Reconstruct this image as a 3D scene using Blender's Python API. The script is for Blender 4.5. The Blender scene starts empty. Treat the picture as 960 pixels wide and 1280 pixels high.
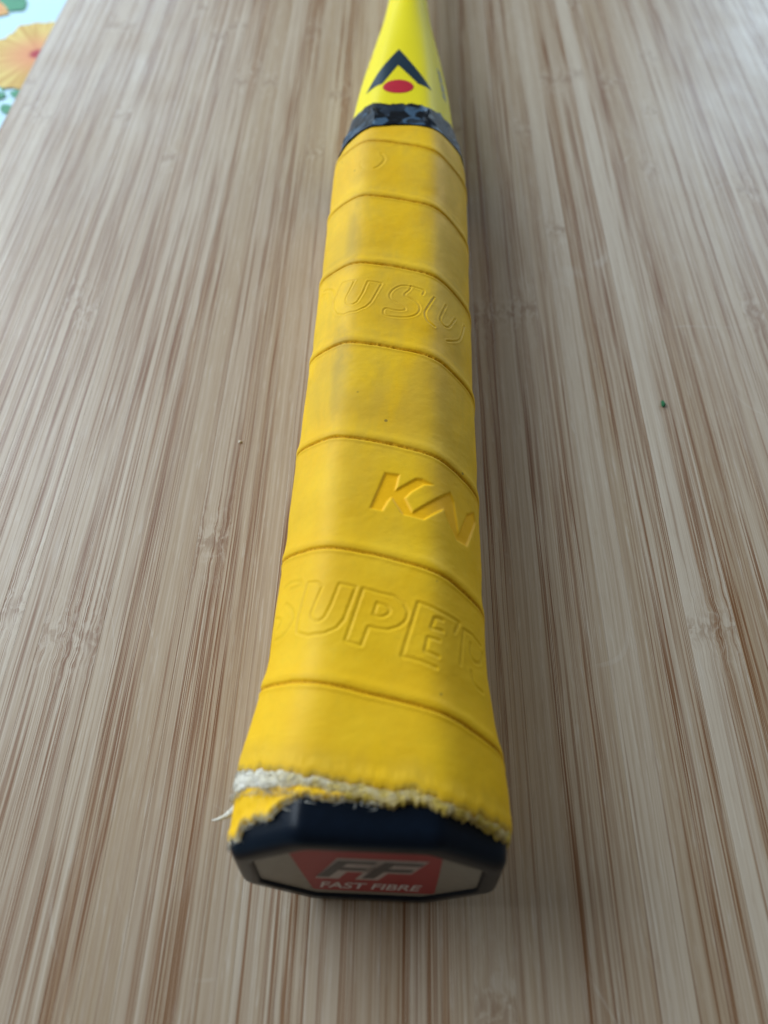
import bpy, math, random
import numpy as np
from mathutils import Vector, Matrix, noise as mnoise

rng = np.random.default_rng(7)
random.seed(7)
scn = bpy.context.scene
col = scn.collection
MM = 0.001

# ================================================================ camera
cam_d = bpy.data.cameras.new('camera')
cam = bpy.data.objects.new('camera', cam_d); col.objects.link(cam)
cam.location = (0, 0, 0.130)
cam.rotation_euler = (math.radians(90 - 57.4), 0, 0)
cam_d.sensor_fit = 'VERTICAL'; cam_d.sensor_height = 36.0
cam_d.lens = 36.0 * 940.0 / 1280.0
cam_d.clip_start = 0.005; cam_d.clip_end = 20.0
cam_d.dof.use_dof = True
cam_d.dof.focus_distance = 0.139
cam_d.dof.aperture_fstop = 13.5
scn.camera = cam

# ================================================================ light of the room: a big window ahead on the left, two far lamps added for sheen on the board, dim ambient
world = bpy.data.worlds.new('World'); scn.world = world
world.use_nodes = True
bg = world.node_tree.nodes['Background']
bg.inputs['Color'].default_value = (0.92, 0.86, 0.78, 1)
bg.inputs['Strength'].default_value = 0.125

def area(name, loc, target, sx, sy, power, color):
    d = bpy.data.lights.new(name, 'AREA'); d.shape = 'RECTANGLE'
    d.size = sx; d.size_y = sy; d.energy = power; d.color = color
    o = bpy.data.objects.new(name, d); col.objects.link(o)
    o.location = loc
    o.rotation_euler = (Vector(target) - Vector(loc)).to_track_quat('-Z', 'Y').to_euler()
    return o
area('window_light', (-0.77, 0.50, 0.55), (0, 0.1, 0), 0.85, 0.8, 14.5, (0.79, 0.90, 1.0))
area('far_left_sheen_light', (-0.85, 1.55, 0.62), (0, 0.2, 0), 1.0, 0.6, 9.0, (0.62, 0.82, 1.0))  # added lamp, gives the bluish sheen on the board's upper left
area('far_right_sheen_light', (1.10, 1.55, 0.60), (0, 0.2, 0), 1.0, 0.6, 13.0, (0.62, 0.82, 1.0))  # added lamp with no window behind it, puts sheen on the upper right corner

scn.view_settings.view_transform = 'Standard'
scn.view_settings.look = 'None'
scn.view_settings.exposure = 0.0
scn.view_settings.gamma = 1.0
scn.cycles.filter_width = 1.4

# ---------------------------------------------------------------- racket geometry (millimetres, racket frame)
HW_Y = [0, 16, 24, 30, 41, 54, 66, 81, 104, 140, 172, 177, 188, 210, 227, 250, 275, 330, 430]
HW_V = [19.6, 19.8, 19.9, 19.1, 17.3, 17.1, 17.0, 16.9, 16.6, 16.5, 16.6, 15.8, 14.0, 12.4, 10.5, 7.6, 5.6, 4.6, 4.5]
HH_Y = [0, 16, 30, 45, 81, 172, 177, 188, 210, 227, 250, 275, 330, 430]
HH_V = [14.9, 14.9, 14.4, 13.8, 13.5, 13.4, 13.0, 12.0, 11.4, 10.4, 8.3, 6.5, 5.2, 5.0]
def smooth_interp(y, X, V):
    X = np.array(X, float); V = np.array(V, float)
    yy = np.arange(X[0] - 20, X[-1] + 20, 0.5); vv = np.interp(yy, X, V)
    k = np.exp(-0.5 * (np.arange(-16, 17) / 6.0) ** 2); k /= k.sum()
    vv = np.convolve(np.pad(vv, 16, mode='edge'), k, mode='valid')
    return np.interp(y, yy, vv)
def half_w(y): return smooth_interp(y, HW_Y, HW_V)
def half_h(y): return smooth_interp(y, HH_Y, HH_V)
A0, B0, C0, E0 = 16.7, 13.5, 8.6, 6.0
def octagon(th, p=15.0, a=A0, b=B0, c=C0, e=E0):
    """rounded octagon; th measured from +z towards +x; returns x, z"""
    ux, uz = np.sin(th), np.cos(th)
    n = np.array([b - e, a - c]); n /= np.hypot(*n); d = n[0] * c + n[1] * b
    acc = (np.abs(uz) / b) ** p + (np.abs(ux) / a) ** p + ((np.abs(ux) * n[0] + np.abs(uz) * n[1]) / d) ** p
    r = acc ** (-1.0 / p)
    return r * ux, r * uz
_t = np.linspace(-np.pi, np.pi, 8001)
_x, _z = octagon(_t)
_s = np.concatenate([[0], np.cumsum(np.hypot(np.diff(_x), np.diff(_z)))]); PERIM = _s[-1]; _s -= PERIM / 2
def th_of_s(s): return np.interp(s, _s, _t)
def surf(s, y, h=0.0, p=15.0):
    """point on the handle skin: s = arc length from the top centre line, y = distance, h = height above skin"""
    s, y = np.broadcast_arrays(np.asarray(s, float), np.asarray(y, float))
    th = th_of_s(s); x, z = octagon(th, p)
    x1, z1 = octagon(th + 1e-3, p); tx, tz = x1 - x, z1 - z
    l = np.hypot(tx, tz); nx, nz = -tz / l, tx / l
    sgn = np.sign(nx * x + nz * z); nx, nz = nx * sgn, nz * sgn
    kx, kz = half_w(y) / A0, half_h(y) / B0
    return np.stack([x * kx + nx * h, y, z * kz + nz * h + AXIS_Z(y)], -1)
def AXIS_Z(y): return np.interp(y, [0, 16, 60, 430], [14.9, 14.9, 13.9, 13.4])

# ================================================================ traced marks on the handle skin: (s, y) in mm
TRACE = {
    'K_fill': [(0.08, 73.5), (2.48, 73.2), (2.0, 70.2), (5.24, 72.6), (6.32, 72.6), (8.12, 71.7), (6.56, 71.4), (4.64, 69.9), (3.56, 68.55), (4.76, 65.85), (11.6, 71.55), (12.44, 70.05), (13.4, 64.05), (15.68, 69.0), (17.84, 70.5), (18.32, 68.7), (15.32, 62.55), (12.92, 62.7), (11.0, 65.55), (10.16, 67.5), (6.56, 64.5), (3.2, 65.25), (1.28, 68.55), (0.8, 67.8), (-0.04, 65.85), (-2.08, 66.3)],
    'U_low': [(-8.56, 52.05), (-9.52, 52.95), (-11.44, 53.4), (-11.92, 50.85), (-12.52, 47.25), (-12.52, 45.15), (-10.12, 44.1), (-7.48, 44.1), (-5.8, 44.85), (-4.84, 46.2), (-3.4, 51.75), (-5.92, 52.35), (-6.88, 48.75), (-7.72, 46.65), (-8.68, 46.05), (-9.88, 46.8), (-10.12, 47.7), (-8.56, 52.05)],
    'P_out': [(-2.32, 51.6), (-4.36, 42.9), (-2.08, 42.15), (-1.24, 45.3), (-0.16, 45.0), (1.52, 44.85), (3.08, 45.45), (4.16, 46.5), (4.4, 47.85), (3.68, 49.35), (2.36, 50.4), (0.32, 50.85), (-2.32, 51.6)],
    'P_in': [(-0.16, 49.2), (-0.64, 47.25), (0.32, 46.8), (1.4, 47.25), (1.76, 48.0), (1.28, 48.75), (-0.16, 49.2)],
    'E_out': [(11.84, 45.9), (12.8, 47.85), (9.08, 48.6), (5.84, 49.65), (3.56, 40.8), (6.2, 40.2), (8.36, 39.45)],
    'E_in1': [(9.56, 47.25), (8.36, 47.4), (7.76, 45.6), (9.56, 45.45)],
    'E_in2': [(8.96, 43.8), (7.28, 44.1), (6.8, 41.85), (8.72, 41.25)],
    'R_low': [(12.68, 41.1), (13.76, 47.1), (15.68, 46.8), (17.84, 45.75)],
    'S_low1': [(-17.32, 54.45), (-15.64, 54.9), (-13.24, 54.3), (-12.76, 53.55), (-14.2, 53.4), (-15.4, 53.55)],
    'S_low2': [(-16.0, 51.0), (-14.32, 49.8), (-13.48, 48.0), (-14.2, 46.65), (-16.0, 45.3), (-17.8, 45.45)],
    'S_low3': [(-19.0, 49.5), (-17.2, 48.9), (-16.6, 48.0), (-17.56, 47.1)],
    'U_up': [(-7.96, 121.5), (-11.2, 122.55), (-12.04, 120.45), (-13.24, 118.35), (-13.0, 116.1), (-12.04, 114.0), (-10.24, 112.65), (-7.12, 112.5), (-5.2, 113.55), (-4.24, 114.9), (-2.32, 120.3), (-2.92, 120.45), (-5.2, 120.9), (-6.04, 117.6), (-7.12, 115.05), (-8.2, 114.45), (-9.52, 115.35), (-9.88, 116.85), (-9.16, 118.5), (-7.96, 121.5)],
    'S_up1': [(2.6, 112.8), (2.48, 113.55), (1.88, 114.0), (0.8, 114.9), (-0.4, 115.65), (-0.76, 116.85), (-0.28, 118.2), (0.8, 119.4), (1.88, 119.85), (3.56, 119.7), (3.56, 119.25), (3.2, 118.35), (2.36, 117.45), (2.36, 116.7), (4.04, 115.95), (5.12, 114.9), (5.6, 113.4), (5.0, 111.75), (3.56, 110.85), (1.76, 110.7), (-0.04, 110.85), (-1.84, 111.45), (-1.6, 113.4), (-0.04, 112.8), (1.52, 112.5), (2.6, 112.8)],
    'S_up2': [(3.56, 119.7), (4.88, 119.25), (6.44, 118.8), (5.96, 117.45)],
    'V_up1': [(8.36, 117.3), (7.16, 114.45), (6.44, 112.65), (6.56, 111.3), (7.16, 109.95), (8.48, 109.05)],
    'V_up2': [(11.24, 116.7), (9.92, 112.95), (9.56, 111.6), (10.28, 110.55), (11.24, 110.4), (12.2, 111.15), (13.88, 114.75)],
    'V_up3': [(11.48, 106.95), (13.52, 108.15), (15.08, 109.65), (16.04, 112.2), (16.76, 115.05)],
    'arc_up': [(-17.08, 124.35), (-15.76, 123.9), (-14.32, 122.7), (-13.6, 121.35), (-13.36, 120.15)],
    'disc1': [(-4.36, 165.0), (-3.64, 163.95), (-3.4, 162.6), (-3.88, 161.4), (-4.72, 160.05), (-5.56, 159.45)],
    'disc2': [(-9.16, 163.2), (-9.4, 162.15), (-8.68, 160.5)],
    'dot': [(-6.28, 162.3), (-6.16, 162.15)],
    'chev_outer_L': [(-2.2, 218.4), (-13.24, 199.2)],
    'chev_inner_L': [(-2.08, 208.95), (-6.88, 199.5), (-13.24, 199.2)],
    'chev_outer_R': [(-2.2, 218.4), (9.56, 197.85)],
    'chev_inner_R': [(-2.08, 208.95), (4.76, 199.35), (9.56, 197.85)],
    'reddot': [(-1.72, 201.0), (-1.48, 194.25), (-6.52, 197.7), (3.32, 197.85)],
    'side_letters': [(12.32, 212.55), (14.36, 208.5), (16.04, 200.7), (15.8, 216.3), (18.56, 205.35)],
    'tape_far': [(-18.64, 193.5), (-14.8, 192.0), (-10.84, 191.7), (-4.96, 189.15), (2.0, 189.9), (7.16, 188.4), (12.32, 189.0), (17.48, 189.75)],
    'tape_near': [(-18.04, 176.85), (-15.16, 178.5), (-10.48, 177.45), (-5.92, 177.45), (0.68, 178.35), (6.92, 177.45), (11.84, 177.45), (17.12, 176.55)],
    'outer_edge': [(-20.2, 25.8), (-17.08, 25.2), (-12.4, 24.3), (-7.36, 23.25), (-3.52, 22.5), (0.2, 22.05), (2.36, 21.6), (4.64, 22.05), (7.64, 20.85), (10.04, 19.95), (13.88, 19.65), (17.48, 18.75)],
    'white_low': [(-20.32, 22.35), (-16.24, 22.35), (-11.92, 21.9), (-8.8, 21.75), (-6.04, 21.45), (-3.4, 20.55), (-0.52, 20.25), (2.48, 19.5), (5.36, 19.95), (7.64, 19.2), (8.72, 18.6), (11.12, 18.9), (14.36, 18.15), (18.44, 17.1)],
    'under_low': [(-17.32, 16.35), (-16.6, 17.85), (-14.2, 18.45), (-11.92, 18.45), (-10.48, 19.8), (-9.16, 20.4), (-6.04, 20.85), (-3.4, 20.55)],
    'thread': [(-18.28, 20.25), (-20.32, 19.5), (-20.32, 18.45)],
}

# ================================================================ helpers
def new_mesh(name, verts, faces, smooth=True):
    me = bpy.data.meshes.new(name)
    me.from_pydata([tuple(v) for v in verts], [], faces)
    if smooth: me.polygons.foreach_set('use_smooth', [True] * len(me.polygons))
    me.update(); return me

def grid_mesh(name, P, wrap=False, attrs=None, flip=False):
    """P: (n, m, 3) in metres; fast quad grid; wrap closes along the first axis"""
    n, m = P.shape[:2]
    idx = np.arange(n * m).reshape(n, m)
    a = idx if wrap else idx[:-1]
    b = np.roll(idx, -1, axis=0) if wrap else idx[1:]
    q = np.stack([a[:, :-1], b[:, :-1], b[:, 1:], a[:, 1:]], -1).reshape(-1, 4)
    if flip: q = q[:, ::-1]
    me = bpy.data.meshes.new(name)
    me.vertices.add(n * m); me.vertices.foreach_set('co', P.reshape(-1).astype(np.float32))
    k = len(q)
    me.loops.add(4 * k); me.loops.foreach_set('vertex_index', q.reshape(-1).astype(np.int32))
    me.polygons.add(k)
    me.polygons.foreach_set('loop_start', np.arange(0, 4 * k, 4, dtype=np.int32))
    me.polygons.foreach_set('use_smooth', np.ones(k, bool))
    me.update(calc_edges=True)
    for an, av in (attrs or {}).items():
        at = me.attributes.new(an, 'FLOAT', 'POINT')
        at.data.foreach_set('value', av.reshape(-1).astype(np.float32))
    me.validate()
    return me

def put(name, me, mat, parent=None, loc=None):
    o = bpy.data.objects.new(name, me); col.objects.link(o)
    if mat is not None and not me.materials: me.materials.append(mat)
    if parent is not None: o.parent = parent
    if loc is not None: o.location = loc
    return o

def empty(name, loc, rz, label, cat):
    o = bpy.data.objects.new(name, None); col.objects.link(o)
    o.location = loc; o.rotation_euler = (0, 0, rz); o.empty_display_size = 0.02
    o['label'] = label; o['category'] = cat
    return o

def vnoise(shape, cells, seed, detail=1):
    """smooth 2-d value noise on a grid, 0..1"""
    r = np.random.default_rng(seed); out = np.zeros(shape); amp = 1; tot = 0
    for _ in range(detail):
        cx, cy = max(2, int(cells[0])), max(2, int(cells[1]))
        g = r.random((cx + 2, cy + 2))
        x = np.linspace(0, cx, shape[0]); y = np.linspace(0, cy, shape[1])
        xi = x.astype(int); yi = y.astype(int); fx = x - xi; fy = y - yi
        fx = fx * fx * (3 - 2 * fx); fy = fy * fy * (3 - 2 * fy)
        a = g[xi][:, yi]; b = g[xi + 1][:, yi]; c = g[xi][:, yi + 1]; d = g[xi + 1][:, yi + 1]
        out += amp * ((a * (1 - fx)[:, None] + b * fx[:, None]) * (1 - fy) + (c * (1 - fx)[:, None] + d * fx[:, None]) * fy)
        tot += amp; amp *= 0.5; cells = (cells[0] * 2, cells[1] * 2)
    return out / tot

def lattice(x, y, f, seed):
    """value noise at arbitrary points (for edge curves)"""
    out = np.zeros(np.shape(x))
    xs, ys = np.ravel(x), np.ravel(y)
    r = np.array([mnoise.noise(Vector((a * f, b * f, seed * 3.7))) for a, b in zip(xs, ys)])
    return r.reshape(np.shape(x))

# ---- shader helper
class NT:
    def __init__(self, name):
        self.m = bpy.data.materials.new(name); self.m.use_nodes = True
        self.t = self.m.node_tree; self.n = self.t.nodes
        self.p = self.n['Principled BSDF']
    def link(self, a, b): self.t.links.new(a, b)
    def val(self, sock, v):
        if isinstance(v, bpy.types.NodeSocket): self.link(v, sock)
        else: sock.default_value = v
    def math(self, op, a, b=None, c=None, clamp=False):
        n = self.n.new('ShaderNodeMath'); n.operation = op; n.use_clamp = clamp
        self.val(n.inputs[0], a)
        if b is not None: self.val(n.inputs[1], b)
        if c is not None: self.val(n.inputs[2], c)
        return n.outputs[0]
    def mix(self, f, a, b, mode='MIX'):
        n = self.n.new('ShaderNodeMix'); n.data_type = 'RGBA'; n.blend_type = mode
        self.val(n.inputs[0], f)
        for s, v in ((n.inputs[6], a), (n.inputs[7], b)):
            if isinstance(v, tuple) and len(v) == 3: v = (*v, 1)
            self.val(s, v)
        return n.outputs[2]
    def step(self, v, lo, hi, to0=0.0, to1=1.0):
        n = self.n.new('ShaderNodeMapRange'); n.interpolation_type = 'SMOOTHSTEP'
        self.val(n.inputs[0], v); n.inputs[1].default_value = lo; n.inputs[2].default_value = hi
        n.inputs[3].default_value = to0; n.inputs[4].default_value = to1
        return n.outputs[0]
    def attr(self, name, kind='GEOMETRY'):
        n = self.n.new('ShaderNodeAttribute'); n.attribute_type = kind; n.attribute_name = name
        return n.outputs['Fac']
    def obj(self):
        return self.n.new('ShaderNodeTexCoord').outputs['Object']
    def xyz(self, v):
        n = self.n.new('ShaderNodeSeparateXYZ'); self.link(v, n.inputs[0]); return n.outputs
    def vec(self, x, y, z):
        n = self.n.new('ShaderNodeCombineXYZ')
        for i, v in enumerate((x, y, z)): self.val(n.inputs[i], v)
        return n.outputs[0]
    def noise(self, v, scale=1.0, detail=2.0, rough=0.5, dist=0.0):
        n = self.n.new('ShaderNodeTexNoise'); self.link(v, n.inputs['Vector'])
        n.inputs['Scale'].default_value = scale; n.inputs['Detail'].default_value = detail
        n.inputs['Roughness'].default_value = rough; n.inputs['Distortion'].default_value = dist
        return n.outputs['Fac']
    def voronoi(self, v, scale, feature='F1'):
        n = self.n.new('ShaderNodeTexVoronoi'); n.feature = feature; self.link(v, n.inputs['Vector'])
        n.inputs['Scale'].default_value = scale; return n.outputs
    def bump(self, h, dist, strength=1.0):
        n = self.n.new('ShaderNodeBump'); self.link(h, n.inputs['Height'])
        n.inputs['Distance'].default_value = dist; n.inputs['Strength'].default_value = strength
        self.link(n.outputs[0], self.p.inputs['Normal'])
    def out(self, color=None, rough=0.5, spec=0.5, **kw):
        if color is not None:
            if isinstance(color, tuple) and len(color) == 3: color = (*color, 1)
            self.val(self.p.inputs['Base Color'], color)
        self.val(self.p.inputs['Roughness'], rough)
        self.val(self.p.inputs['Specular IOR Level'], spec)
        for k, v in kw.items(): self.val(self.p.inputs[k.replace('_', ' ')], v)
        return self.m

# ================================================================ materials
def mat_bamboo():
    t = NT('bamboo'); X, Y, Z = t.xyz(t.obj())
    x = t.math('MULTIPLY', X, 1000.0); y = t.math('MULTIPLY', Y, 1000.0)
    seed = t.attr('seed', 'OBJECT'); tone = t.attr('tone', 'OBJECT'); grad = t.attr('grad', 'OBJECT')
    def near(which, w):
        d = t.math('DIVIDE', t.math('SUBTRACT', y, t.attr(which, 'OBJECT')), w)
        return t.math('EXPONENT', t.math('MULTIPLY', t.math('MULTIPLY', d, d), -1.0))
    node_wide = t.math('ADD', near('node_a', 9.0), near('node_b', 9.0), clamp=True)
    node_thin = t.math('ADD', near('node_a', 2.2), near('node_b', 2.2), clamp=True)
    warp = t.math('SUBTRACT', t.noise(t.vec(t.math('MULTIPLY', x, 0.55), t.math('MULTIPLY', y, 0.22), seed), 1.0, 2.0), 0.5)
    warp2 = t.math('SUBTRACT', t.noise(t.vec(t.math('MULTIPLY', x, 0.25), t.math('MULTIPLY', y, 0.035), seed), 1.0, 1.0), 0.5)
    xw = t.math('ADD', x, t.math('ADD', t.math('MULTIPLY', t.math('MULTIPLY', warp, node_wide), 1.7), t.math('MULTIPLY', warp2, 0.35)))
    # fine fibre bundles, seen as thin dark lines, closer together towards one face of the strip
    side = t.math('MULTIPLY', t.math('MULTIPLY', x, grad), 0.045)
    def lay(kx, ky, off, detail=2.0, rough=0.5):
        return t.noise(t.vec(t.math('MULTIPLY', xw, kx), t.math('MULTIPLY', y, ky), t.math('ADD', seed, off)), 1.0, detail, rough)
    def contour(n, level, w):
        return t.step(t.math('ABSOLUTE', t.math('SUBTRACT', n, level)), w, w * 0.45)
    dens = t.math('SUBTRACT', t.math('ADD', lay(0.62, 0.008, 7.3, 2.0), side), t.math('MULTIPLY', t.attr('plain', 'OBJECT'), 0.3))
    n1 = lay(1.8, 0.0055, 0.0, 1.0, 0.45)
    n2 = lay(2.6, 0.008, 3.1, 0.5, 0.4)
    f1 = lay(3.6, 0.012, 41.0, 1.0, 0.4)
    brk = lay(1.8, 0.030, 11.0, 2.0)
    fade = t.math('MULTIPLY', t.step(brk, 0.32, 0.56, 0.15, 1.0), t.math('SUBTRACT', 1.0, t.math('MULTIPLY', t.attr('plain', 'OBJECT'), 0.7)))
    l1 = t.math('MULTIPLY', t.math('MAXIMUM', contour(n1, 0.455, 0.058), contour(n1, 0.575, 0.052)), t.math('MULTIPLY', fade, t.step(dens, 0.36, 0.56, 0.25, 1.0)))
    l2 = t.math('MULTIPLY', contour(n2, 0.52, 0.060), t.math('MULTIPLY', t.step(brk, 0.60, 0.40, 0.2, 1.0), t.step(dens, 0.40, 0.62, 0.15, 1.0)))
    l3 = t.math('MULTIPLY', t.step(f1, 0.53, 0.64), t.step(dens, 0.38, 0.58, 0.3, 1.0))
    broad = lay(1.3, 0.008, 19.0, 3.0, 0.6)
    fleck = t.noise(t.vec(t.math('MULTIPLY', xw, 1.7), t.math('MULTIPLY', y, 0.13), t.math('ADD', seed, 23.0)), 1.0, 3.0, 0.6, 0.3)
    base = t.mix(t.math('ADD', tone, t.math('MULTIPLY', t.math('SUBTRACT', broad, 0.5), 1.6), clamp=True), (0.43, 0.318, 0.205), (0.61, 0.52, 0.405))
    c = t.mix(t.math('MULTIPLY', t.step(dens, 0.52, 0.72), 0.32), base, (0.40, 0.235, 0.115))
    c = t.mix(t.math('MULTIPLY', t.step(fleck, 0.55, 0.72), 0.38), c, (0.68, 0.62, 0.53))
    c = t.mix(t.math('MULTIPLY', t.step(fleck, 0.45, 0.28), 0.20), c, (0.30, 0.18, 0.10))
    c = t.mix(t.math('MULTIPLY', l3, 0.50), c, (0.29, 0.155, 0.068))
    c = t.mix(t.math('MULTIPLY', l2, 0.75), c, (0.24, 0.105, 0.034))
    c = t.mix(t.math('MULTIPLY', l1, 0.92), c, (0.19, 0.072, 0.017))
    f2 = l1
    # knuckle of the culm: brown smudge with pale broken dashes
    kn = t.noise(t.vec(t.math('MULTIPLY', xw, 0.7), t.math('MULTIPLY', y, 0.38), t.math('ADD', seed, 31.0)), 1.0, 3.0, 0.6, 0.6)
    smudge = t.math('MULTIPLY', node_thin, t.step(kn, 0.40, 0.62))
    c = t.mix(t.math('MULTIPLY', smudge, 0.50), c, (0.24, 0.135, 0.075))
    c = t.mix(t.math('MULTIPLY', t.math('MULTIPLY', node_wide, t.step(kn, 0.52, 0.36)), 0.32), c, (0.62, 0.54, 0.44))
    # faint rubbed patches on the oiled face
    oi = t.n.new('ShaderNodeObjectInfo')
    geo = t.n.new('ShaderNodeNewGeometry')
    gx, gy, gz = t.xyz(geo.outputs['Position'])
    rub = t.noise(t.vec(t.math('MULTIPLY', gx, 45.0), t.math('MULTIPLY', gy, 30.0), 0.0), 1.0, 4.0, 0.6)
    wander = t.noise(t.vec(t.math('MULTIPLY', gx, 22.0), t.math('MULTIPLY', gy, 16.0), 4.0), 1.0, 1.0)
    scratch = t.math('MULTIPLY', t.math('MAXIMUM', contour(wander, 0.50, 0.0035), contour(wander, 0.40, 0.0025)), t.step(rub, 0.54, 0.64))
    c = t.mix(t.math('MULTIPLY', scratch, 0.16), c, (0.74, 0.70, 0.62))
    rough = t.math('ADD', t.step(rub, 0.3, 0.7, 0.30, 0.42), t.math('MULTIPLY', f1, 0.10))
    t.bump(t.math('ADD', t.math('MULTIPLY', broad, -0.5), t.math('MULTIPLY', smudge, -0.5)), 0.00006, 0.5)
    return t.out(c, rough, 0.5, Coat_Weight=0.12, Coat_Roughness=0.30)

def mat_grip():
    t = NT('grip_rubber'); o = t.obj(); X, Y, Z = t.xyz(o)
    seam, ink, groove, wear, edge = (t.attr(k) for k in ('seam', 'ink', 'groove', 'wear', 'torn'))
    cloud = t.noise(o, 75.0, 4.0, 0.6)
    fine = t.noise(o, 900.0, 3.0, 0.6)
    c = t.mix(t.step(cloud, 0.3, 0.7), (0.83, 0.470, 0.007), (0.88, 0.530, 0.013))
    # grime rubbed into the used half of the grip
    smear = t.noise(t.vec(t.math('MULTIPLY', X, 130.0), t.math('MULTIPLY', Y, 55.0), t.math('MULTIPLY', Z, 130.0)), 1.0, 5.0, 0.58, 0.3)
    dirt = t.math('MULTIPLY', wear, t.step(smear, 0.30, 0.68))
    c = t.mix(t.math('MULTIPLY', dirt, 0.85), c, (0.38, 0.265, 0.060))
    c = t.mix(t.math('MULTIPLY', t.step(fine, 0.45, 0.75), 0.10), c, (0.50, 0.36, 0.03))
    sp = t.voronoi(o, 210.0)
    rnd = t.xyz(sp['Color'])[0]
    speck = t.math('MULTIPLY', t.step(sp['Distance'], 0.085, 0.045), t.step(rnd, 0.80, 0.86))
    c = t.mix(t.math('MULTIPLY', speck, 0.7), c, (0.16, 0.11, 0.03))
    c = t.mix(t.math('MULTIPLY', groove, 0.45), c, (0.70, 0.42, 0.008))
    fuzz = t.noise(o, 2600.0, 2.0, 0.6)
    sc = t.mix(t.step(fuzz, 0.35, 0.65), (0.42, 0.195, 0.003), (0.78, 0.42, 0.010))
    c = t.mix(t.math('MULTIPLY', seam, 0.95), c, sc)
    c = t.mix(ink, c, (0.95, 0.49, 0.004))
    c = t.mix(t.math('MULTIPLY', edge, t.step(t.noise(o, 1300.0, 3.0), 0.40, 0.60, 0.25, 1.0)), c, (0.82, 0.75, 0.50))
    grain = t.noise(o, 2200.0, 2.0, 0.55)
    t.bump(t.math('ADD', grain, t.math('MULTIPLY', t.math('MULTIPLY', fuzz, seam), 2.0)), 0.00005, 0.45)
    return t.out(c, t.math('ADD', t.step(smear, 0.3, 0.7, 0.48, 0.60), 0.0), 0.14)

def mat_felt():
    t = NT('torn_felt'); o = t.obj()
    n = t.noise(o, 420.0, 4.0, 0.65); y = t.attr('yellow')
    c = t.mix(t.step(n, 0.35, 0.65), (0.70, 0.65, 0.52), (0.90, 0.87, 0.78))
    c = t.mix(t.math('MULTIPLY', y, t.step(t.noise(o, 700.0, 3.0), 0.38, 0.62), clamp=True), c, (0.78, 0.56, 0.06))
    c = t.mix(t.math('MULTIPLY', y, 0.75, clamp=True), c, (0.56, 0.40, 0.085))
    t.bump(t.noise(o, 2500.0, 4.0, 0.7), 0.00035, 0.9)
    return t.out(c, 0.95, 0.1)

def mat_shaft():
    t = NT('yellow_lacquer'); o = t.obj()
    n = t.noise(o, 60.0, 3.0)
    c = t.mix(n, (0.80, 0.66, 0.010), (0.85, 0.71, 0.016))
    chip = t.attr('chip')
    c = t.mix(t.step(chip, 0.4, 0.6), c, (0.42, 0.11, 0.04))
    t.bump(t.noise(o, 900.0, 3.0), 0.00003, 0.25)
    return t.out(c, 0.45, 0.14)

def mat_tape():
    t = NT('dark_tape'); o = t.obj()
    a = t.noise(o, 330.0, 2.0, 0.5, 0.8); sp = t.voronoi(o, 300.0)
    r = t.xyz(sp['Color'])[0]
    c = t.mix(t.step(r, 0.45, 0.62), (0.003, 0.005, 0.008), (0.050, 0.095, 0.150))
    c = t.mix(t.step(a, 0.52, 0.60), c, (0.020, 0.030, 0.045))
    c = t.mix(t.attr('rim'), c, (0.006, 0.007, 0.009))
    t.bump(t.noise(o, 500.0, 3.0), 0.0003, 0.5)
    return t.out(c, 0.36, 0.12)

def flat(name, color, rough=0.5, spec=0.5, var=0.12, scale=300.0, bump=0.0):
    t = NT(name); o = t.obj(); n = t.noise(o, scale, 3.0)
    lo = tuple(v * (1 - var) for v in color); hi = tuple(min(1, v * (1 + var)) for v in color)
    if bump: t.bump(n, bump, 0.5)
    return t.out(t.mix(n, lo, hi), rough, spec)

def mat_petal():
    t = NT('printed_petal'); X, Y, Z = t.xyz(t.obj())
    r = t.math('SQRT', t.math('ADD', t.math('MULTIPLY', X, X), t.math('MULTIPLY', Y, Y)))
    ang = t.math('ARCTAN2', Y, X)
    v = t.noise(t.vec(t.math('MULTIPLY', ang, 9.0), t.math('MULTIPLY', r, 30.0), 0.0), 1.0, 2.0)
    c = t.mix(t.step(v, 0.42, 0.62), (0.78, 0.60, 0.19), (0.62, 0.38, 0.09))
    c = t.mix(t.step(r, 0.019, 0.003, 0.0, 0.8), c, (0.78, 0.30, 0.16))
    c = t.mix(t.step(r, 0.0042, 0.0022), c, (0.45, 0.03, 0.05))
    return t.out(c, 0.6, 0.3)

M_BAMBOO = mat_bamboo(); M_GRIP = mat_grip(); M_FELT = mat_felt(); M_SHAFT = mat_shaft(); M_TAPE = mat_tape()
M_CAP = flat('black_plastic', (0.0025, 0.0065, 0.0140), 0.30, 0.17, 0.3, 700.0, 0.00004)
M_BADGE = flat('brushed_silver_sticker', (0.27, 0.245, 0.20), 0.40, 0.5, 0.18, 900.0)
M_RED = flat('red_print', (0.36, 0.024, 0.030), 0.45, 0.5, 0.10, 500.0)
M_BLACK = flat('black_print', (0.055, 0.048, 0.052), 0.4)
M_SILVER = flat('silver_print', (0.50, 0.42, 0.38), 0.4)
M_WHITE = flat('white_print', (0.70, 0.62, 0.60), 0.5)
M_NAVY = flat('navy_print', (0.006, 0.024, 0.040), 0.45, 0.2)
M_DOT = flat('crimson_print', (0.50, 0.016, 0.035), 0.45, 0.2)
M_GREYPRINT = flat('grey_print', (0.30, 0.30, 0.29), 0.45)
M_CLOTH = flat('oilcloth', (0.50, 0.76, 0.88), 0.42, 0.4, 0.04, 60.0, 0.0002)
M_PETAL = mat_petal()
M_LEAF = flat('printed_leaf', (0.06, 0.30, 0.16), 0.55, 0.3, 0.2, 120.0)
M_HERB = flat('herb_green', (0.03, 0.17, 0.07), 0.7, 0.2, 0.3, 1500.0)
M_CRUMB = flat('crumb_white', (0.72, 0.66, 0.55), 0.8, 0.2, 0.2, 1500.0)
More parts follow.
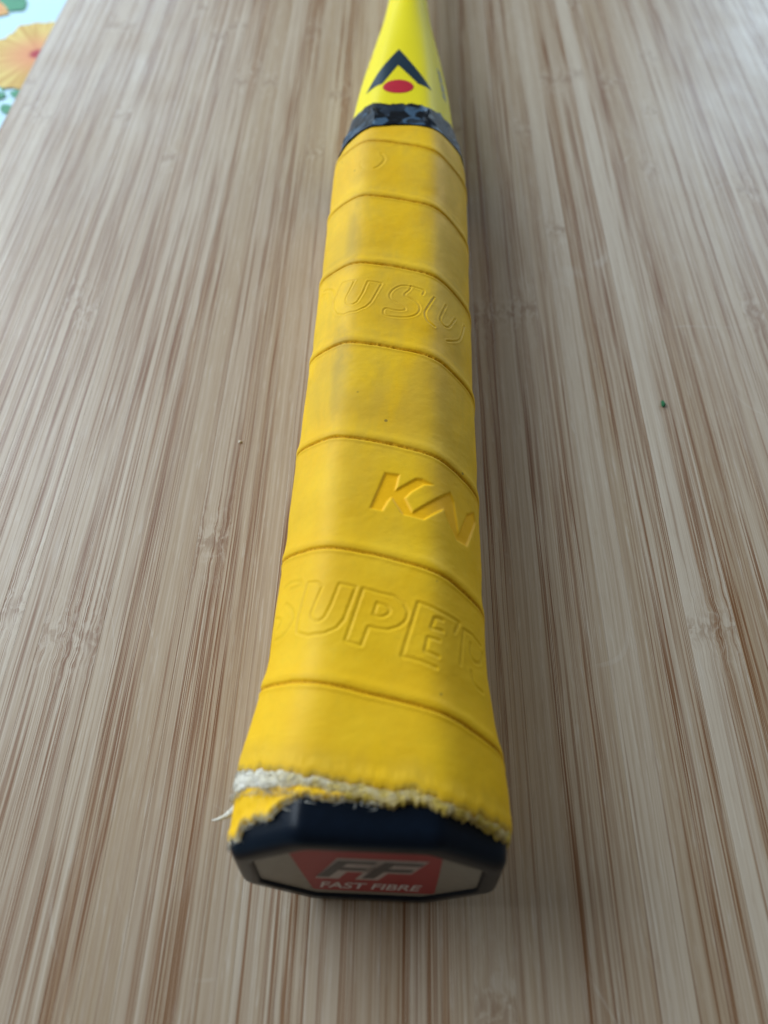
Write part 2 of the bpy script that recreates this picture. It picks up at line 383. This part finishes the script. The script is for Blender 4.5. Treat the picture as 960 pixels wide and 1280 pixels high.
M_TABLE = flat('painted_table', (0.40, 0.36, 0.32), 0.6, 0.3)

# ================================================================ table, cloth, board
me = new_mesh('table_top', [(-0.9, -0.5, -0.032), (0.9, -0.5, -0.032), (0.9, 1.1, -0.032), (-0.9, 1.1, -0.032),
                            (-0.9, -0.5, -0.0130), (0.9, -0.5, -0.0130), (0.9, 1.1, -0.0130), (-0.9, 1.1, -0.0130)],
              [(0, 3, 2, 1), (4, 5, 6, 7), (0, 1, 5, 4), (1, 2, 6, 5), (2, 3, 7, 6), (3, 0, 4, 7)], False)
tb = put('table_top', me, M_TABLE); tb['kind'] = 'structure'

cloth = empty('tablecloth', (0, 0, -0.0124), 0, 'pale blue tablecloth printed with an orange flower under the bamboo board', 'tablecloth')
gx = np.linspace(-0.86, 0.86, 90); gy = np.linspace(-0.46, 1.06, 80)
GX, GY = np.meshgrid(gx, gy, indexing='ij')
GZ = 0.0006 * (vnoise(GX.shape, (9, 8), 3, 2) - 0.5)
GZ = np.where((GX > -0.24) & (GX < 0.24) & (GY < 0.5), 0.0, GZ)
put('cloth_sheet', grid_mesh('cloth_sheet', np.stack([GX, GY, GZ], -1)), M_CLOTH, cloth)

def flat_shape(name, pts, mat, parent, z, centre=None):
    c = np.array(centre if centre is not None else np.mean(pts, 0))
    v = [(0, 0, 0)] + [((p[0] - c[0]) * MM, (p[1] - c[1]) * MM, 0) for p in pts]
    n = len(pts)
    me = new_mesh(name, v, [(0, 1 + i, 1 + (i + 1) % n) for i in range(n)], False)
    o = put(name, me, mat, parent, (c[0] * MM, c[1] * MM, z)); return o
cx, cy = -126.9, 290.6
pts = []
for k in range(120):                                   # five broad ruffled petals
    a = 2 * math.pi * k / 120
    r = 22.5 * (0.80 + 0.20 * abs(math.cos(2.5 * (a - 1.9)))) + 1.1 * math.sin(17 * a) * math.sin(5 * a)
    pts.append((cx + 1.02 * r * math.cos(a), cy + 1.08 * r * math.sin(a)))
fl = flat_shape('printed_flower', pts, M_PETAL, cloth, 0.00042, (cx, cy)); fl['label'] = 'orange printed flower with a crimson heart'
def leaf(p0, p1, w):
    p0, p1 = np.array(p0, float), np.array(p1, float); d = p1 - p0; nrm = np.array([-d[1], d[0]]) / np.hypot(*d)
    L = [p0 + d * u + nrm * w * math.sin(math.pi * u) ** 0.8 for u in np.linspace(0, 1, 9)]
    R = [p0 + d * u - nrm * w * math.sin(math.pi * u) ** 0.8 for u in np.linspace(1, 0, 9)][1:-1]
    return L + R
flat_shape('printed_leaf', leaf((-158, 338), (-141, 324), 7.0), M_LEAF, cloth, 0.00036)
flat_shape('printed_bud', leaf((-172, 330), (-146, 321), 8.0), M_PETAL, cloth, 0.00040)
for (a, b, w) in (((-137.5, 262), (-131.2, 262.6), 2.6), ((-130.5, 264.3), (-124, 263.4), 2.6), ((-136, 271), (-132.8, 265), 0.6),
                  ((-131, 257), (-126, 251), 2.2), ((-143, 262), (-138.5, 265), 1.6)):
    flat_shape('printed_leaf', leaf(a, b, w), M_LEAF, cloth, 0.00038)

BYAW = -math.radians(1.2)
board = empty('bamboo_board', (0, 0, 0), BYAW, 'wide striped bamboo chopping board under the yellow racket handle', 'chopping board')
Y0, Y1, TH = -0.085, 0.46, 0.0119
nodes = [(40.2, 222, 2), (55.2, 250.9, 0), (71.4, 249.5, 0), (35, 143.8, 1), (26.5, 141.8, 1), (38.6, 61, 0), (58.5, 58.6, 0), (64, 59.5, 0),
         (-69.4, 59.9, 0), (-56.7, 53.8, 0), (-61.5, 55, 0), (-52.1, 219.9, 1), (-64.4, 205.5, 0), (-58.3, 208, 0), (-34.8, 247.1, 0), (-92.1, 283.5, 0), (-25, 280.7, 0),
         (-27.2, 93.2, 0)]
nodes = [(x - 0.021 * y, y) for x, y, _ in nodes]
edges = [-122.6]
PALE = 57.75
while edges[-1] < 172:
    w = random.uniform(4.2, 6.4)
    nx = edges[-1] + w
    if edges[-1] < PALE - 2.15 <= nx + 2.0:
        if PALE - 2.15 - edges[-1] > 2.5: edges.append(PALE - 2.15)
        else: edges[-1] = PALE - 2.15
        edges.append(PALE + 2.15); continue
    edges.append(nx)
for i in range(len(edges) - 1):
    a, b = edges[i], edges[i + 1]; xc, w = (a + b) / 2, (b - a) * MM
    g = 0.000008; ch = 0.00004; top = random.uniform(-0.000006, 0.000006)
    pr = [(-w / 2 + g, -TH), (w / 2 - g, -TH), (w / 2 - g, top - ch * 0.6), (w / 2 - g - ch, top), (-w / 2 + g + ch, top), (-w / 2 + g, top - ch * 0.6)]
    if i == 0: pr[5] = (-w / 2, -0.0012); pr[4] = (-w / 2 + 0.0010, top)
    v = [(x, y, z) for y in (Y0, Y1) for x, z in pr]
    f = [(j, (j + 1) % 6, (j + 1) % 6 + 6, j + 6) for j in range(6)] + [(5, 4, 3, 2, 1, 0), (6, 7, 8, 9, 10, 11)]
    s = put('strip', new_mesh('strip', v, f, False), M_BAMBOO, board, (xc * MM, 0, 0))
    near = [n for n in nodes if a - 0.6 <= n[0] < b + 0.6]
    na = near[0][1] if near else random.uniform(-60, 150)
    if not near and -30 < na < 130 and random.random() < 0.65: na += random.choice((-130, 145))
    s['seed'] = float(random.uniform(0, 900)); s['node_a'] = float(na); s['node_b'] = float(na + random.uniform(195, 245))
    s['tone'] = float(np.clip(random.gauss(0.46, 0.13), 0.05, 0.9)); s['grad'] = float(random.uniform(-1, 1))
    s['plain'] = float(random.random() ** 6 * 0.6)
    if abs(xc - PALE) < 0.5: s['tone'] = 0.95; s['grad'] = 0.1; s['plain'] = 0.65

# ================================================================ the racket
RYAW = -math.radians(2.24)
racket = empty('squash_racket', (-2.77 * MM, 0, 0), RYAW, 'yellow racket handle with worn yellow grip lying on the bamboo board', 'racket')

def chaikin(p, it=2, closed=False):
    p = np.array(p, float)
    for _ in range(it):
        if closed:
            q = np.roll(p, -1, 0); a = 0.75 * p + 0.25 * q; b = 0.25 * p + 0.75 * q
            p = np.stack([a, b], 1).reshape(-1, 2)
        else:
            a = 0.75 * p[:-1] + 0.25 * p[1:]; b = 0.25 * p[:-1] + 0.75 * p[1:]
            p = np.concatenate([p[:1], np.stack([a, b], 1).reshape(-1, 2), p[-1:]])
    return p
def poly_dist(S, Y, pts):
    d = np.full(S.shape, 1e9)
    for a, b in zip(pts[:-1], pts[1:]):
        v = b - a; l2 = max(1e-9, v @ v)
        u = np.clip(((S - a[0]) * v[0] + (Y - a[1]) * v[1]) / l2, 0, 1)
        d = np.minimum(d, np.hypot(S - a[0] - u * v[0], Y - a[1] - u * v[1]))
    return d
def poly_inside(S, Y, pts):
    ins = np.zeros(S.shape, bool)
    for a, b in zip(pts, np.roll(pts, -1, 0)):
        c = (a[1] > Y) != (b[1] > Y)
        with np.errstate(divide='ignore', invalid='ignore'):
            xx = (b[0] - a[0]) * (Y - a[1]) / (b[1] - a[1] + 1e-12) + a[0]
        ins ^= c & (S < xx)
    return ins

s_dense = np.arange(-27, 27.01, 0.15)
s_coarse = np.arange(28, PERIM / 2 * 2 - 27.5, 0.9)
s_all = np.concatenate([s_dense, s_coarse]); s_all = np.where(s_all > PERIM / 2, s_all - PERIM, s_all)
YTOP = 178.6
yu = np.arange(20.0, YTOP, 0.16)
oe = np.array(TRACE['outer_edge']); wl = np.array(TRACE['white_low']); ul = np.array(TRACE['under_low'])
def yedge(tab, s): return np.interp(s, tab[:, 0], tab[:, 1])
rag = lattice(s_all, 0 * s_all, 0.9, 1.0) * 0.55 + lattice(s_all, 0 * s_all, 3.2, 2.0) * 0.30
y_end = yedge(oe, s_all) + rag
S = np.repeat(s_all[:, None], len(yu), 1)
Yg = np.repeat(yu[None, :], len(s_all), 0)
k = np.clip((31 - Yg) / 11.0, 0, 1)
Yg = np.where(Yg < 31, 31 - k * (31 - y_end[:, None]), Yg)
# helical overlap seams
KN = np.array([34.37, 56.82, 79.21, 102.18, 125.03, 147.56, 168.8]); PITCH = 22.4
knots = np.concatenate([[KN[0] - 2 * PITCH, KN[0] - PITCH], KN, [KN[-1] + PITCH, KN[-1] + 2 * PITCH]])
bow = 0.5 - 0.0032 * S * S
wob = 0.30 * (vnoise(S.shape, (14, 90), 11, 2) - 0.5)
q = Yg + 0.222 * S - bow + wob
ph = np.interp(q, knots, np.arange(len(knots)) - 2.0)          # integer on a seam
fr = ph - np.floor(ph); up_mm = fr * PITCH; dn_mm = (1 - fr) * PITCH
sharp = np.interp(q, [20, 34, 60, 100, 140, 178], [0.75, 0.8, 0.8, 1.0, 1.0, 0.9])
rough_n = (vnoise(S.shape, (90, 400), 12, 2) - 0.5) * np.interp(Yg, [70, 100, 160], [0.25, 1.0, 0.6])
crack = np.exp(-(np.minimum(up_mm, dn_mm) / 0.24) ** 2)
H = -0.40 * crack * sharp * (1 + 1.2 * rough_n)
H += 0.24 * sharp * np.exp(-((up_mm - 1.1) / 0.9) ** 2)                # the far wrap swells over the near one
H += -0.16 * np.exp(-((up_mm - 5.0) / 2.6) ** 2)
H += 0.12 * np.exp(-((dn_mm - 0.55) / 0.35) ** 2)                     # thin rolled lip of the near wrap
H += 0.22 * (vnoise(S.shape, (6, 22), 13, 3) - 0.5)                   # soft hand-worn unevenness
H += 0.05 * (vnoise(S.shape, (40, 160), 14, 2) - 0.5)
seam = np.exp(-(np.minimum(up_mm, dn_mm) / 0.27) ** 2) * np.clip(0.85 + rough_n, 0, 1)
ink = np.zeros_like(S); groove = np.zeros_like(S)
def box_of(pts, m=1.2):
    lo = pts.min(0) - m; hi = pts.max(0) + m
    si = np.where((s_all >= lo[0]) & (s_all <= hi[0]))[0]
    yi = np.where((yu >= lo[1] - 0.5) & (yu <= hi[1] + 0.5))[0]
    return slice(si[0], si[-1] + 1), slice(yi[0], yi[-1] + 1)
def line(name, depth, width, ring=0.0, soft=1, tint=1.0, it=2):
    pts = np.array(TRACE[name], float)
    closed = np.allclose(pts[0], pts[-1])
    if it == 1:                                        # keep drawn corners crisp: only the last 0.4 mm rounds off
        out = []
        for a_, b_ in zip(pts[:-1], pts[1:]):
            L = np.hypot(*(b_ - a_)); out.append(a_)
            if L > 1.6: out += [a_ + (b_ - a_) * 0.4 / L, b_ - (b_ - a_) * 0.4 / L]
        pts = np.array(out + [pts[-1]])
    pts = chaikin(pts, it)
    b = box_of(pts); d = poly_dist(S[b], Yg[b], pts)
    H[b] += -depth * np.exp(-(d / width) ** 2) + ring * np.exp(-((d - 2.0 * width) / width) ** 2)
    groove[b] = np.maximum(groove[b], tint * np.exp(-(d / (width * 1.1)) ** 2))
for nm in ('U_low', 'P_out', 'P_in'): line(nm, 0.11, 0.24, 0.025, it=1)
for nm in ('E_out', 'E_in1', 'E_in2', 'R_low'): line(nm, 0.11, 0.26, 0.03, it=1)
for nm in ('S_low1', 'S_low2', 'S_low3'): line(nm, 0.07, 0.30, 0.02)
for nm in ('U_up', 'S_up1', 'S_up2', 'V_up1', 'V_up2', 'V_up3'): line(nm, 0.11 if nm[0] == 'V' else 0.09, 0.18, 0.05, tint=0.6, it=1 if nm == 'U_up' else 2)
TRACE['R_in'] = [(15.2, 45.2), (15.0, 43.4), (16.0, 42.2), (17.6, 42.8), (18.4, 44.6)]
TRACE['R_leg'] = [(14.9, 40.6), (15.2, 38.6), (17.0, 38.0)]
for nm in ('R_in', 'R_leg'): line(nm, 0.11, 0.26, 0.03)
line('arc_up', 0.10, 0.28, 0.03, tint=0.3)
line('disc1', 0.09, 0.30, 0.03, tint=0.4); line('disc2', 0.08, 0.35, tint=0.2)
pts = np.array(TRACE['K_fill'], float); b = box_of(pts)
dd = poly_dist(S[b], Yg[b], np.vstack([pts, pts[:1]])); sg = np.where(poly_inside(S[b], Yg[b], pts), dd, -dd)
m = 1 / (1 + np.exp(-sg / 0.07))
H[b] += -0.26 * (1 / (1 + np.exp(-(sg - 0.05) / 0.08))); ink[b] = np.maximum(ink[b], m)
# grime: ridges of the used zone
wear = np.exp(-((S + 9.5) / 3.2) ** 2) * np.interp(Yg, [60, 85, 105, 150, 178], [0, 0.55, 1.0, 0.55, 0.15])
wear = np.maximum(wear, np.exp(-((S - 9.5) / 2.6) ** 2) * np.interp(Yg, [70, 100, 178], [0, 0.45, 0.4]))
wear = np.maximum(wear, 0.42 * np.interp(Yg, [50, 90, 178], [0.1, 1, 0.85]))
wear = np.maximum(wear, 0.55 * np.exp(-((up_mm - 3.4) / 1.8) ** 2) * np.interp(Yg, [70, 100, 178], [0, 1, 0.8]))
torn = np.exp(-((Yg - y_end[:, None]) / 0.25) ** 2)
wear = np.maximum(wear, 0.9 * np.exp(-((Yg - y_end[:, None] - 0.75) / 0.45) ** 2))
wear = np.maximum(wear, 0.30 * np.exp(-((Yg - y_end[:, None] - 2.5) / 2.0) ** 2))
H -= 0.55 * np.exp(-((Yg - y_end[:, None]) / 0.35) ** 2)
H += 0.25 * np.exp(-((Yg - y_end[:, None] - 1.6) / 1.0) ** 2) * (0.2 + 1.1 * vnoise(S.shape, (22, 3), 17, 3))
H -= 0.35 * np.clip((Yg - (YTOP - 1.2)) / 1.2, 0, 1)
P = surf(S, Yg, H, 15.0)
P[..., 2] = np.maximum(P[..., 2], 0.02)
grip = put('grip', grid_mesh('grip', P * MM, True, dict(seam=seam, ink=ink, groove=groove, wear=wear, torn=torn)), M_GRIP, racket)

# torn backing felt showing under the ripped end
sb = np.arange(-PERIM / 2, PERIM / 2, 0.16)
v = np.linspace(0, 1, 26)
SB = np.repeat(sb[:, None], len(v), 1)
lo = yedge(wl, sb) + 0.45 * lattice(sb, 0 * sb, 1.1, 5.0) + 0.40 * lattice(sb, 0 * sb, 3.5, 6.0)
thin = np.interp(sb, [-20, -8, 4, 20], [0, 0.1, 0.55, 0.75])
lo = lo + thin * 0.9
hi = yedge(oe, sb) + 1.8
lo = np.minimum(lo, hi - 2.2)
YB = lo[:, None] + v[None, :] * (hi - lo)[:, None]
n1 = vnoise(SB.shape, (55, 5), 21, 3); n2 = vnoise(SB.shape, (160, 12), 22, 2)
HB = -0.40 + (0.48 - 0.22 * thin[:, None]) * np.sin(np.pi * np.clip(v * 1.15, 0, 1)) [None, :] * (0.45 + 0.9 * n1) + 0.30 * (n2 - 0.5)
HB = HB - 0.8 * np.exp(-(v / 0.07) ** 2)[None, :]
HB = np.where(v[None, :] > 0.72, HB - 0.9 * (v[None, :] - 0.72) / 0.28, HB)
PB = surf(SB, YB + 0.3 * (n2 - 0.5), HB, 15.0); PB[..., 2] = np.maximum(PB[..., 2], 0.02)
yl = np.clip(np.interp(SB, [-30, -14, -4, 8, 20, 45], [0.05, 0.08, 0.55, 1.0, 1.0, 0.7]) + 0.8 * np.clip(1 - v[None, :] * 2.2, 0, 1) * np.clip((SB + 10) / 5, 0, 1), 0, 1)
put('torn_felt', grid_mesh('torn_felt', PB * MM, True, dict(yellow=yl)), M_FELT, grip)

# ragged first layer peeping out below the felt on the left
su = np.arange(-27, -2.5, 0.15); v = np.linspace(0, 1, 22)
SU = np.repeat(su[:, None], len(v), 1)
lo = yedge(ul, su) + 0.40 * lattice(su, 0 * su, 1.0, 8.0) + 0.30 * lattice(su, 0 * su, 3.0, 9.0)
hi = yedge(wl, su) + 2.2
YU = lo[:, None] + v[None, :] * (hi - lo)[:, None]
dist = YU - lo[:, None]
HU = -0.55 + 0.25 * (vnoise(SU.shape, (30, 6), 31, 2)) - 0.6 * np.exp(-(dist / 0.3) ** 2) + 0.25 * np.exp(-((dist - 0.9) / 0.5) ** 2)
tn = np.exp(-(dist / 0.55) ** 2); z0 = np.zeros_like(SU)
PU = surf(SU, YU, HU, 15.0)
put('ripped_layer', grid_mesh('ripped_layer', PU * MM, False, dict(seam=z0, ink=z0, groove=z0, wear=z0, torn=tn)), M_GRIP, grip)

def tube(path, radii, n=5):
    path = [Vector(p) for p in path]; vs, fs = [], []
    for i, p in enumerate(path):
        d = (path[min(i + 1, len(path) - 1)] - path[max(i - 1, 0)]).normalized()
        u = d.orthogonal().normalized(); w = d.cross(u)
        for j in range(n):
            a = 2 * math.pi * j / n; vs.append(p + (u * math.cos(a) + w * math.sin(a)) * radii[i])
    for i in range(len(path) - 1):
        for j in range(n):
            a, b = i * n + j, i * n + (j + 1) % n; fs.append((a, b, b + n, a + n))
    return vs, fs
# loose wisp on the left corner
vs, fs = tube([(-19.0, 22.3, 14.5), (-20.2, 21.6, 13.6), (-21.3, 21.0, 13.0), (-22.4, 20.6, 12.7), (-23.4, 20.5, 12.3)], [0.9, 0.65, 0.40, 0.28, 0.06], 6)
put('loose_wisp', new_mesh('loose_wisp', [Vector(p) * MM for p in vs], fs), M_FELT, grip)
# short frayed fibres along the rip: far too many to tell apart
VS, FS = [], []
for i in range(900):
    s0 = random.uniform(-24, 24); kind = random.random()
    base = wl if kind < 0.6 else (oe if kind < 0.8 else ul)
    if (base is ul and s0 > -6) or s0 > 1 or (s0 > -8 and random.random() < 0.75): continue
    y0 = float(yedge(base, np.array([s0]))[0]) + random.uniform(-0.2, 0.6)
    if s0 < -3 and base is wl and random.random() < 0.6: y0 += random.uniform(0, 3.0)
    h0 = -0.2 if base is not ul else -0.7
    p0 = surf(s0, y0, h0, 15.0); L = random.uniform(0.3, 0.85)
    p1 = surf(s0 + random.gauss(0, 0.35), y0 - L * 0.55, h0 + random.uniform(0.0, 0.5), 15.0)
    p2 = surf(s0 + random.gauss(0, 0.7), y0 - L, h0 + random.uniform(-0.3, 0.7), 15.0)
    a, f = tube([p0, p1, p2], [0.055, 0.045, 0.012], 3)
    FS += [tuple(k + len(VS) for k in q_) for q_ in f]; VS += [p * MM for p in a]
fr_ = put('frayed_fibre', new_mesh('frayed_fibre', VS, FS), M_FELT, grip); fr_['kind'] = 'stuff'

# ---- shaft
sh_s = np.concatenate([np.arange(-PERIM / 2, PERIM / 2, 0.3)])
sh_y = np.concatenate([np.arange(183, 280, 0.8), np.arange(280, 432, 4.0)])
SS = np.repeat(sh_s[:, None], len(sh_y), 1); YY = np.repeat(sh_y[None, :], len(sh_s), 0)
def shaft_surf(s, y, h=0.0):
    a = surf(s, y, h, 14.0); b = surf(s, y, h, 3.2)
    w = np.clip((np.asarray(y, float) - 190) / 70, 0, 1)[..., None] * np.ones_like(a)
    th = th_of_s(s); kx, kz = half_w(y) / A0, half_h(y) / B0
    # towards the throat the section turns oval
    e = np.stack(np.broadcast_arrays(A0 * np.sin(th) * (kx + h / A0), np.asarray(y, float), B0 * np.cos(th) * (kz + h / B0) + AXIS_Z(y)), -1)
    return a * (1 - w) + e * w
PS = shaft_surf(SS, YY)
chip = np.zeros_like(SS)
for (cs, cyy, rr) in ((-18.3, 243, 1.3), (-18.0, 232, 1.8), (-16.9, 225, 1.4), (-16.2, 218, 0.9)):
    chip = np.maximum(chip, 1.3 - np.hypot((SS - cs) / 0.5, (YY - cyy) / 2.2) / rr)
shaft = put('shaft', grid_mesh('shaft', PS * MM, True, dict(chip=np.clip(chip, 0, 1))), M_SHAFT, racket)
# printed chevron and dot, laid on the lacquer
def decal_grid(name, A, B, mat, n=20, m=6, parent=shaft):
    """strip between polyline A and polyline B in (s, y)"""
    def res(L):
        L = np.array(L, float); d = np.concatenate([[0], np.cumsum(np.hypot(*np.diff(L, axis=0).T))]); t_ = np.linspace(0, d[-1], n)
        return np.stack([np.interp(t_, d, L[:, 0]), np.interp(t_, d, L[:, 1])], -1)
    a, b_ = res(A), res(B); w = np.linspace(0, 1, m)[None, :, None]
    G = a[:, None] * (1 - w) + b_[:, None] * w
    return put(name, grid_mesh(name, shaft_surf(G[..., 0], G[..., 1], 0.07) * MM, False), mat, parent)
decal_grid('chevron_mark', TRACE['chev_outer_L'] + [], TRACE['chev_inner_L'], M_NAVY, 24)
decal_grid('chevron_mark', TRACE['chev_outer_R'] + [], TRACE['chev_inner_R'], M_NAVY, 24)
rd = TRACE['reddot']; cs, cyd = (rd[2][0] + rd[3][0]) / 2, (rd[0][1] + rd[1][1]) / 2
rs, ry = (rd[3][0] - rd[2][0]) / 2, (rd[0][1] - rd[1][1]) / 2
A_, R_ = np.meshgrid(np.linspace(0, 2 * np.pi, 49)[:-1], np.linspace(0.001, 1, 8), indexing='ij')
put('red_dot', grid_mesh('red_dot', shaft_surf(cs + rs * R_ * np.cos(A_), cyd + ry * R_ * np.sin(A_), 0.08) * MM, True), M_DOT, shaft)
for i in range(7):                                     # small worn characters down the right side
    y0 = 214.5 - i * 2.1; s0 = 12.6 + 0.24 * i
    for (ds, dy, l, w_) in ((0.4, 0, 2.4, 0.70), (0.5 * (i % 2) + 0.7, 1.1, 1.9 - 0.3 * (i % 3), 0.45)):
        decal_grid('side_character', [(s0 + ds, y0 - dy), (s0 + ds + l, y0 - dy - 0.25)], [(s0 + ds, y0 - dy - w_), (s0 + ds + l, y0 - dy - 0.25 - w_)], M_GREYPRINT, 5, 2)

# ---- finishing tape
st = np.arange(-PERIM / 2, PERIM / 2, 0.25); v = np.linspace(0, 1, 34)
ST = np.repeat(st[:, None], len(v), 1)
tf = np.array(TRACE['tape_far']); tn_ = np.array(TRACE['tape_near'])
fy = np.interp(st, tf[:, 0], tf[:, 1]) + 1.3 * lattice(st, 0 * st, 0.45, 3.0) + 0.4 * lattice(st, 0 * st, 1.6, 3.5) - 0.6
ny = np.interp(st, tn_[:, 0], tn_[:, 1]) + 0.12 * lattice(st, 0 * st, 0.8, 4.0)
YT = ny[:, None] + v[None, :] * (fy - ny)[:, None]
wr = np.zeros_like(ST)
for i in range(26):                                    # creases run askew across the band
    s0 = random.uniform(-24, 24); ang = random.uniform(-1.1, 1.1); y0 = random.uniform(178, 190)
    d = (ST - s0) * math.cos(ang) + (YT - y0) * math.sin(ang); along = -(ST - s0) * math.sin(ang) + (YT - y0) * math.cos(ang)
    wr += random.uniform(-0.45, 0.60) * np.exp(-np.abs(d / random.uniform(0.4, 0.9)) ** 1.4) * np.exp(-(along / random.uniform(2, 4)) ** 2)
HT = 0.22 + wr * np.clip(v * 5, 0, 1)[None, :] - 0.25 * np.clip((v - 0.93) / 0.07, 0, 1)[None, :]
HT = np.maximum(HT, 0.08)
rim = np.clip((v - 0.86) / 0.06, 0, 1)[None, :] * np.ones_like(ST) * (np.abs(ST + 5) < 9)
PT = surf(ST, YT, HT, 16.0); PT[..., 2] = np.maximum(PT[..., 2], 0.02)
put('finishing_tape', grid_mesh('finishing_tape', PT * MM, True, dict(rim=rim)), M_TAPE, racket)

# ---- butt cap
th = np.linspace(-np.pi, np.pi, 241)[:-1]
CA, CB, CC, CE = 18.75, 14.15, 9.2, 6.2
def cap_ring(y, inset, p=70.0, zc=14.3):
    x, z = octagon(th, p, CA - inset, CB - inset, CC - inset * 0.42, CE - inset * 0.42)
    yy = y + (z) * 0.135 * np.clip((24 - y) / 9.0, 0, 1)
    return np.stack([x, yy, z + zc], -1)
rings = [(32, 1.2), (24, 0.25), (19, 0.0), (16.0, 0.0), (14.8, 0.12), (14.2, 0.42), (13.8, 0.85), (13.6, 1.35), (13.55, 2.6), (13.6, 2.9), (13.95, 3.1), (14.1, 3.2), (14.12, 6.0)]
RG = np.stack([cap_ring(y, i, 60.0) for y, i in rings], 1)
cap = put('butt_cap', grid_mesh('butt_cap', RG * MM, True), M_CAP, racket)
face = cap_ring(14.02, 3.2, 80.0)
FY = 14.02
def on_face(x, z, lift=0.0): return Vector((x, FY + (z - 14.3) * 0.135 - lift, z)) * MM
bad = [on_face(0, 14.3)] + [Vector(p) * MM for p in face]
n = len(face)
badge = put('badge', new_mesh('badge', bad, [(0, 1 + (i + 1) % n, 1 + i) for i in range(n)], False), M_BADGE, cap)
def face_poly(name, pts, mat, lift):
    pts = chaikin(pts, 2, True); c = pts.mean(0)
    vv = [on_face(c[0], c[1], lift)] + [on_face(a, b_, lift) for a, b_ in pts]
    k_ = len(pts)
    return put(name, new_mesh(name, vv, [(0, 1 + (i + 1) % k_, 1 + i) for i in range(k_)], False), mat, cap)
face_poly('red_panel', [(-10.4, 24.9), (-10.0, 24.9), (8.9, 24.9), (9.7, 24.6), (9.9, 23.8), (9.8, 6.2), (9.6, 5.5), (8.8, 5.2), (-7.6, 5.2), (-8.2, 5.4), (-8.4, 6.4), (-10.6, 24.2)], M_RED, 0.05)
def face_text(name, body, x0, x1, z0, z1, mat, lift, shear=0.25, offset=0.0):
    cu = bpy.data.curves.new(name, 'FONT'); cu.body = body; cu.shear = shear; cu.resolution_u = 6; cu.offset = offset
    tmp = bpy.data.objects.new(name, cu); col.objects.link(tmp)
    dg = bpy.context.evaluated_depsgraph_get(); me = bpy.data.meshes.new_from_object(tmp.evaluated_get(dg))
    bpy.data.objects.remove(tmp); bpy.data.curves.remove(cu)
    co = np.array([v_.co[:] for v_ in me.vertices]); a, b_ = co.min(0), co.max(0)
    for v_, c in zip(me.vertices, co):
        v_.co = on_face(x0 + (c[0] - a[0]) / (b_[0] - a[0]) * (x1 - x0), z0 + (c[1] - a[1]) / (b_[1] - a[1]) * (z1 - z0), lift)
    me.name = name
    me.materials.clear()
    return put(name, me, mat, cap)
face_text('large_letters', 'FF', -7.6, 8.2, 11.6, 21.4, M_SILVER, 0.10, 0.35, 0.085)
face_text('large_letters', 'FF', -7.3, 7.7, 12.5, 20.5, M_BLACK, 0.14, 0.35, 0.015)
face_text('small_letters', 'FAST FIBRE', -7.2, 7.8, 6.6, 9.8, M_WHITE, 0.10, 0.25, 0.02)

# ================================================================ crumbs on the board
def blob(name, loc, r, mat, seed, label, cat, sq=(1, 1, 0.6)):
    import bmesh
    bm = bmesh.new(); bmesh.ops.create_icosphere(bm, subdivisions=2, radius=1.0)
    for v_ in bm.verts:
        k_ = 1 + 0.45 * mnoise.noise(v_.co * 1.7 + Vector((seed, 0, 0)))
        v_.co = Vector((v_.co.x * sq[0], v_.co.y * sq[1], v_.co.z * sq[2])) * r * k_
    zmin = min(v_.co.z for v_ in bm.verts)
    for v_ in bm.verts: v_.co.z -= zmin
    me = bpy.data.meshes.new(name); bm.to_mesh(me); bm.free()
    o = put(name, me, mat, None, loc); o['label'] = label; o['category'] = cat
    return o
blob('herb_flake', (0.0629, 0.1119, 0.0), 0.0007, M_HERB, 3.0, 'tiny green herb flake on the board right of the racket', 'crumb', (0.8, 1.3, 0.5))
blob('crumb', (-0.0314, 0.1012, 0.0), 0.00035, M_CRUMB, 9.0, 'tiny white crumb on the board left of the grip', 'crumb')
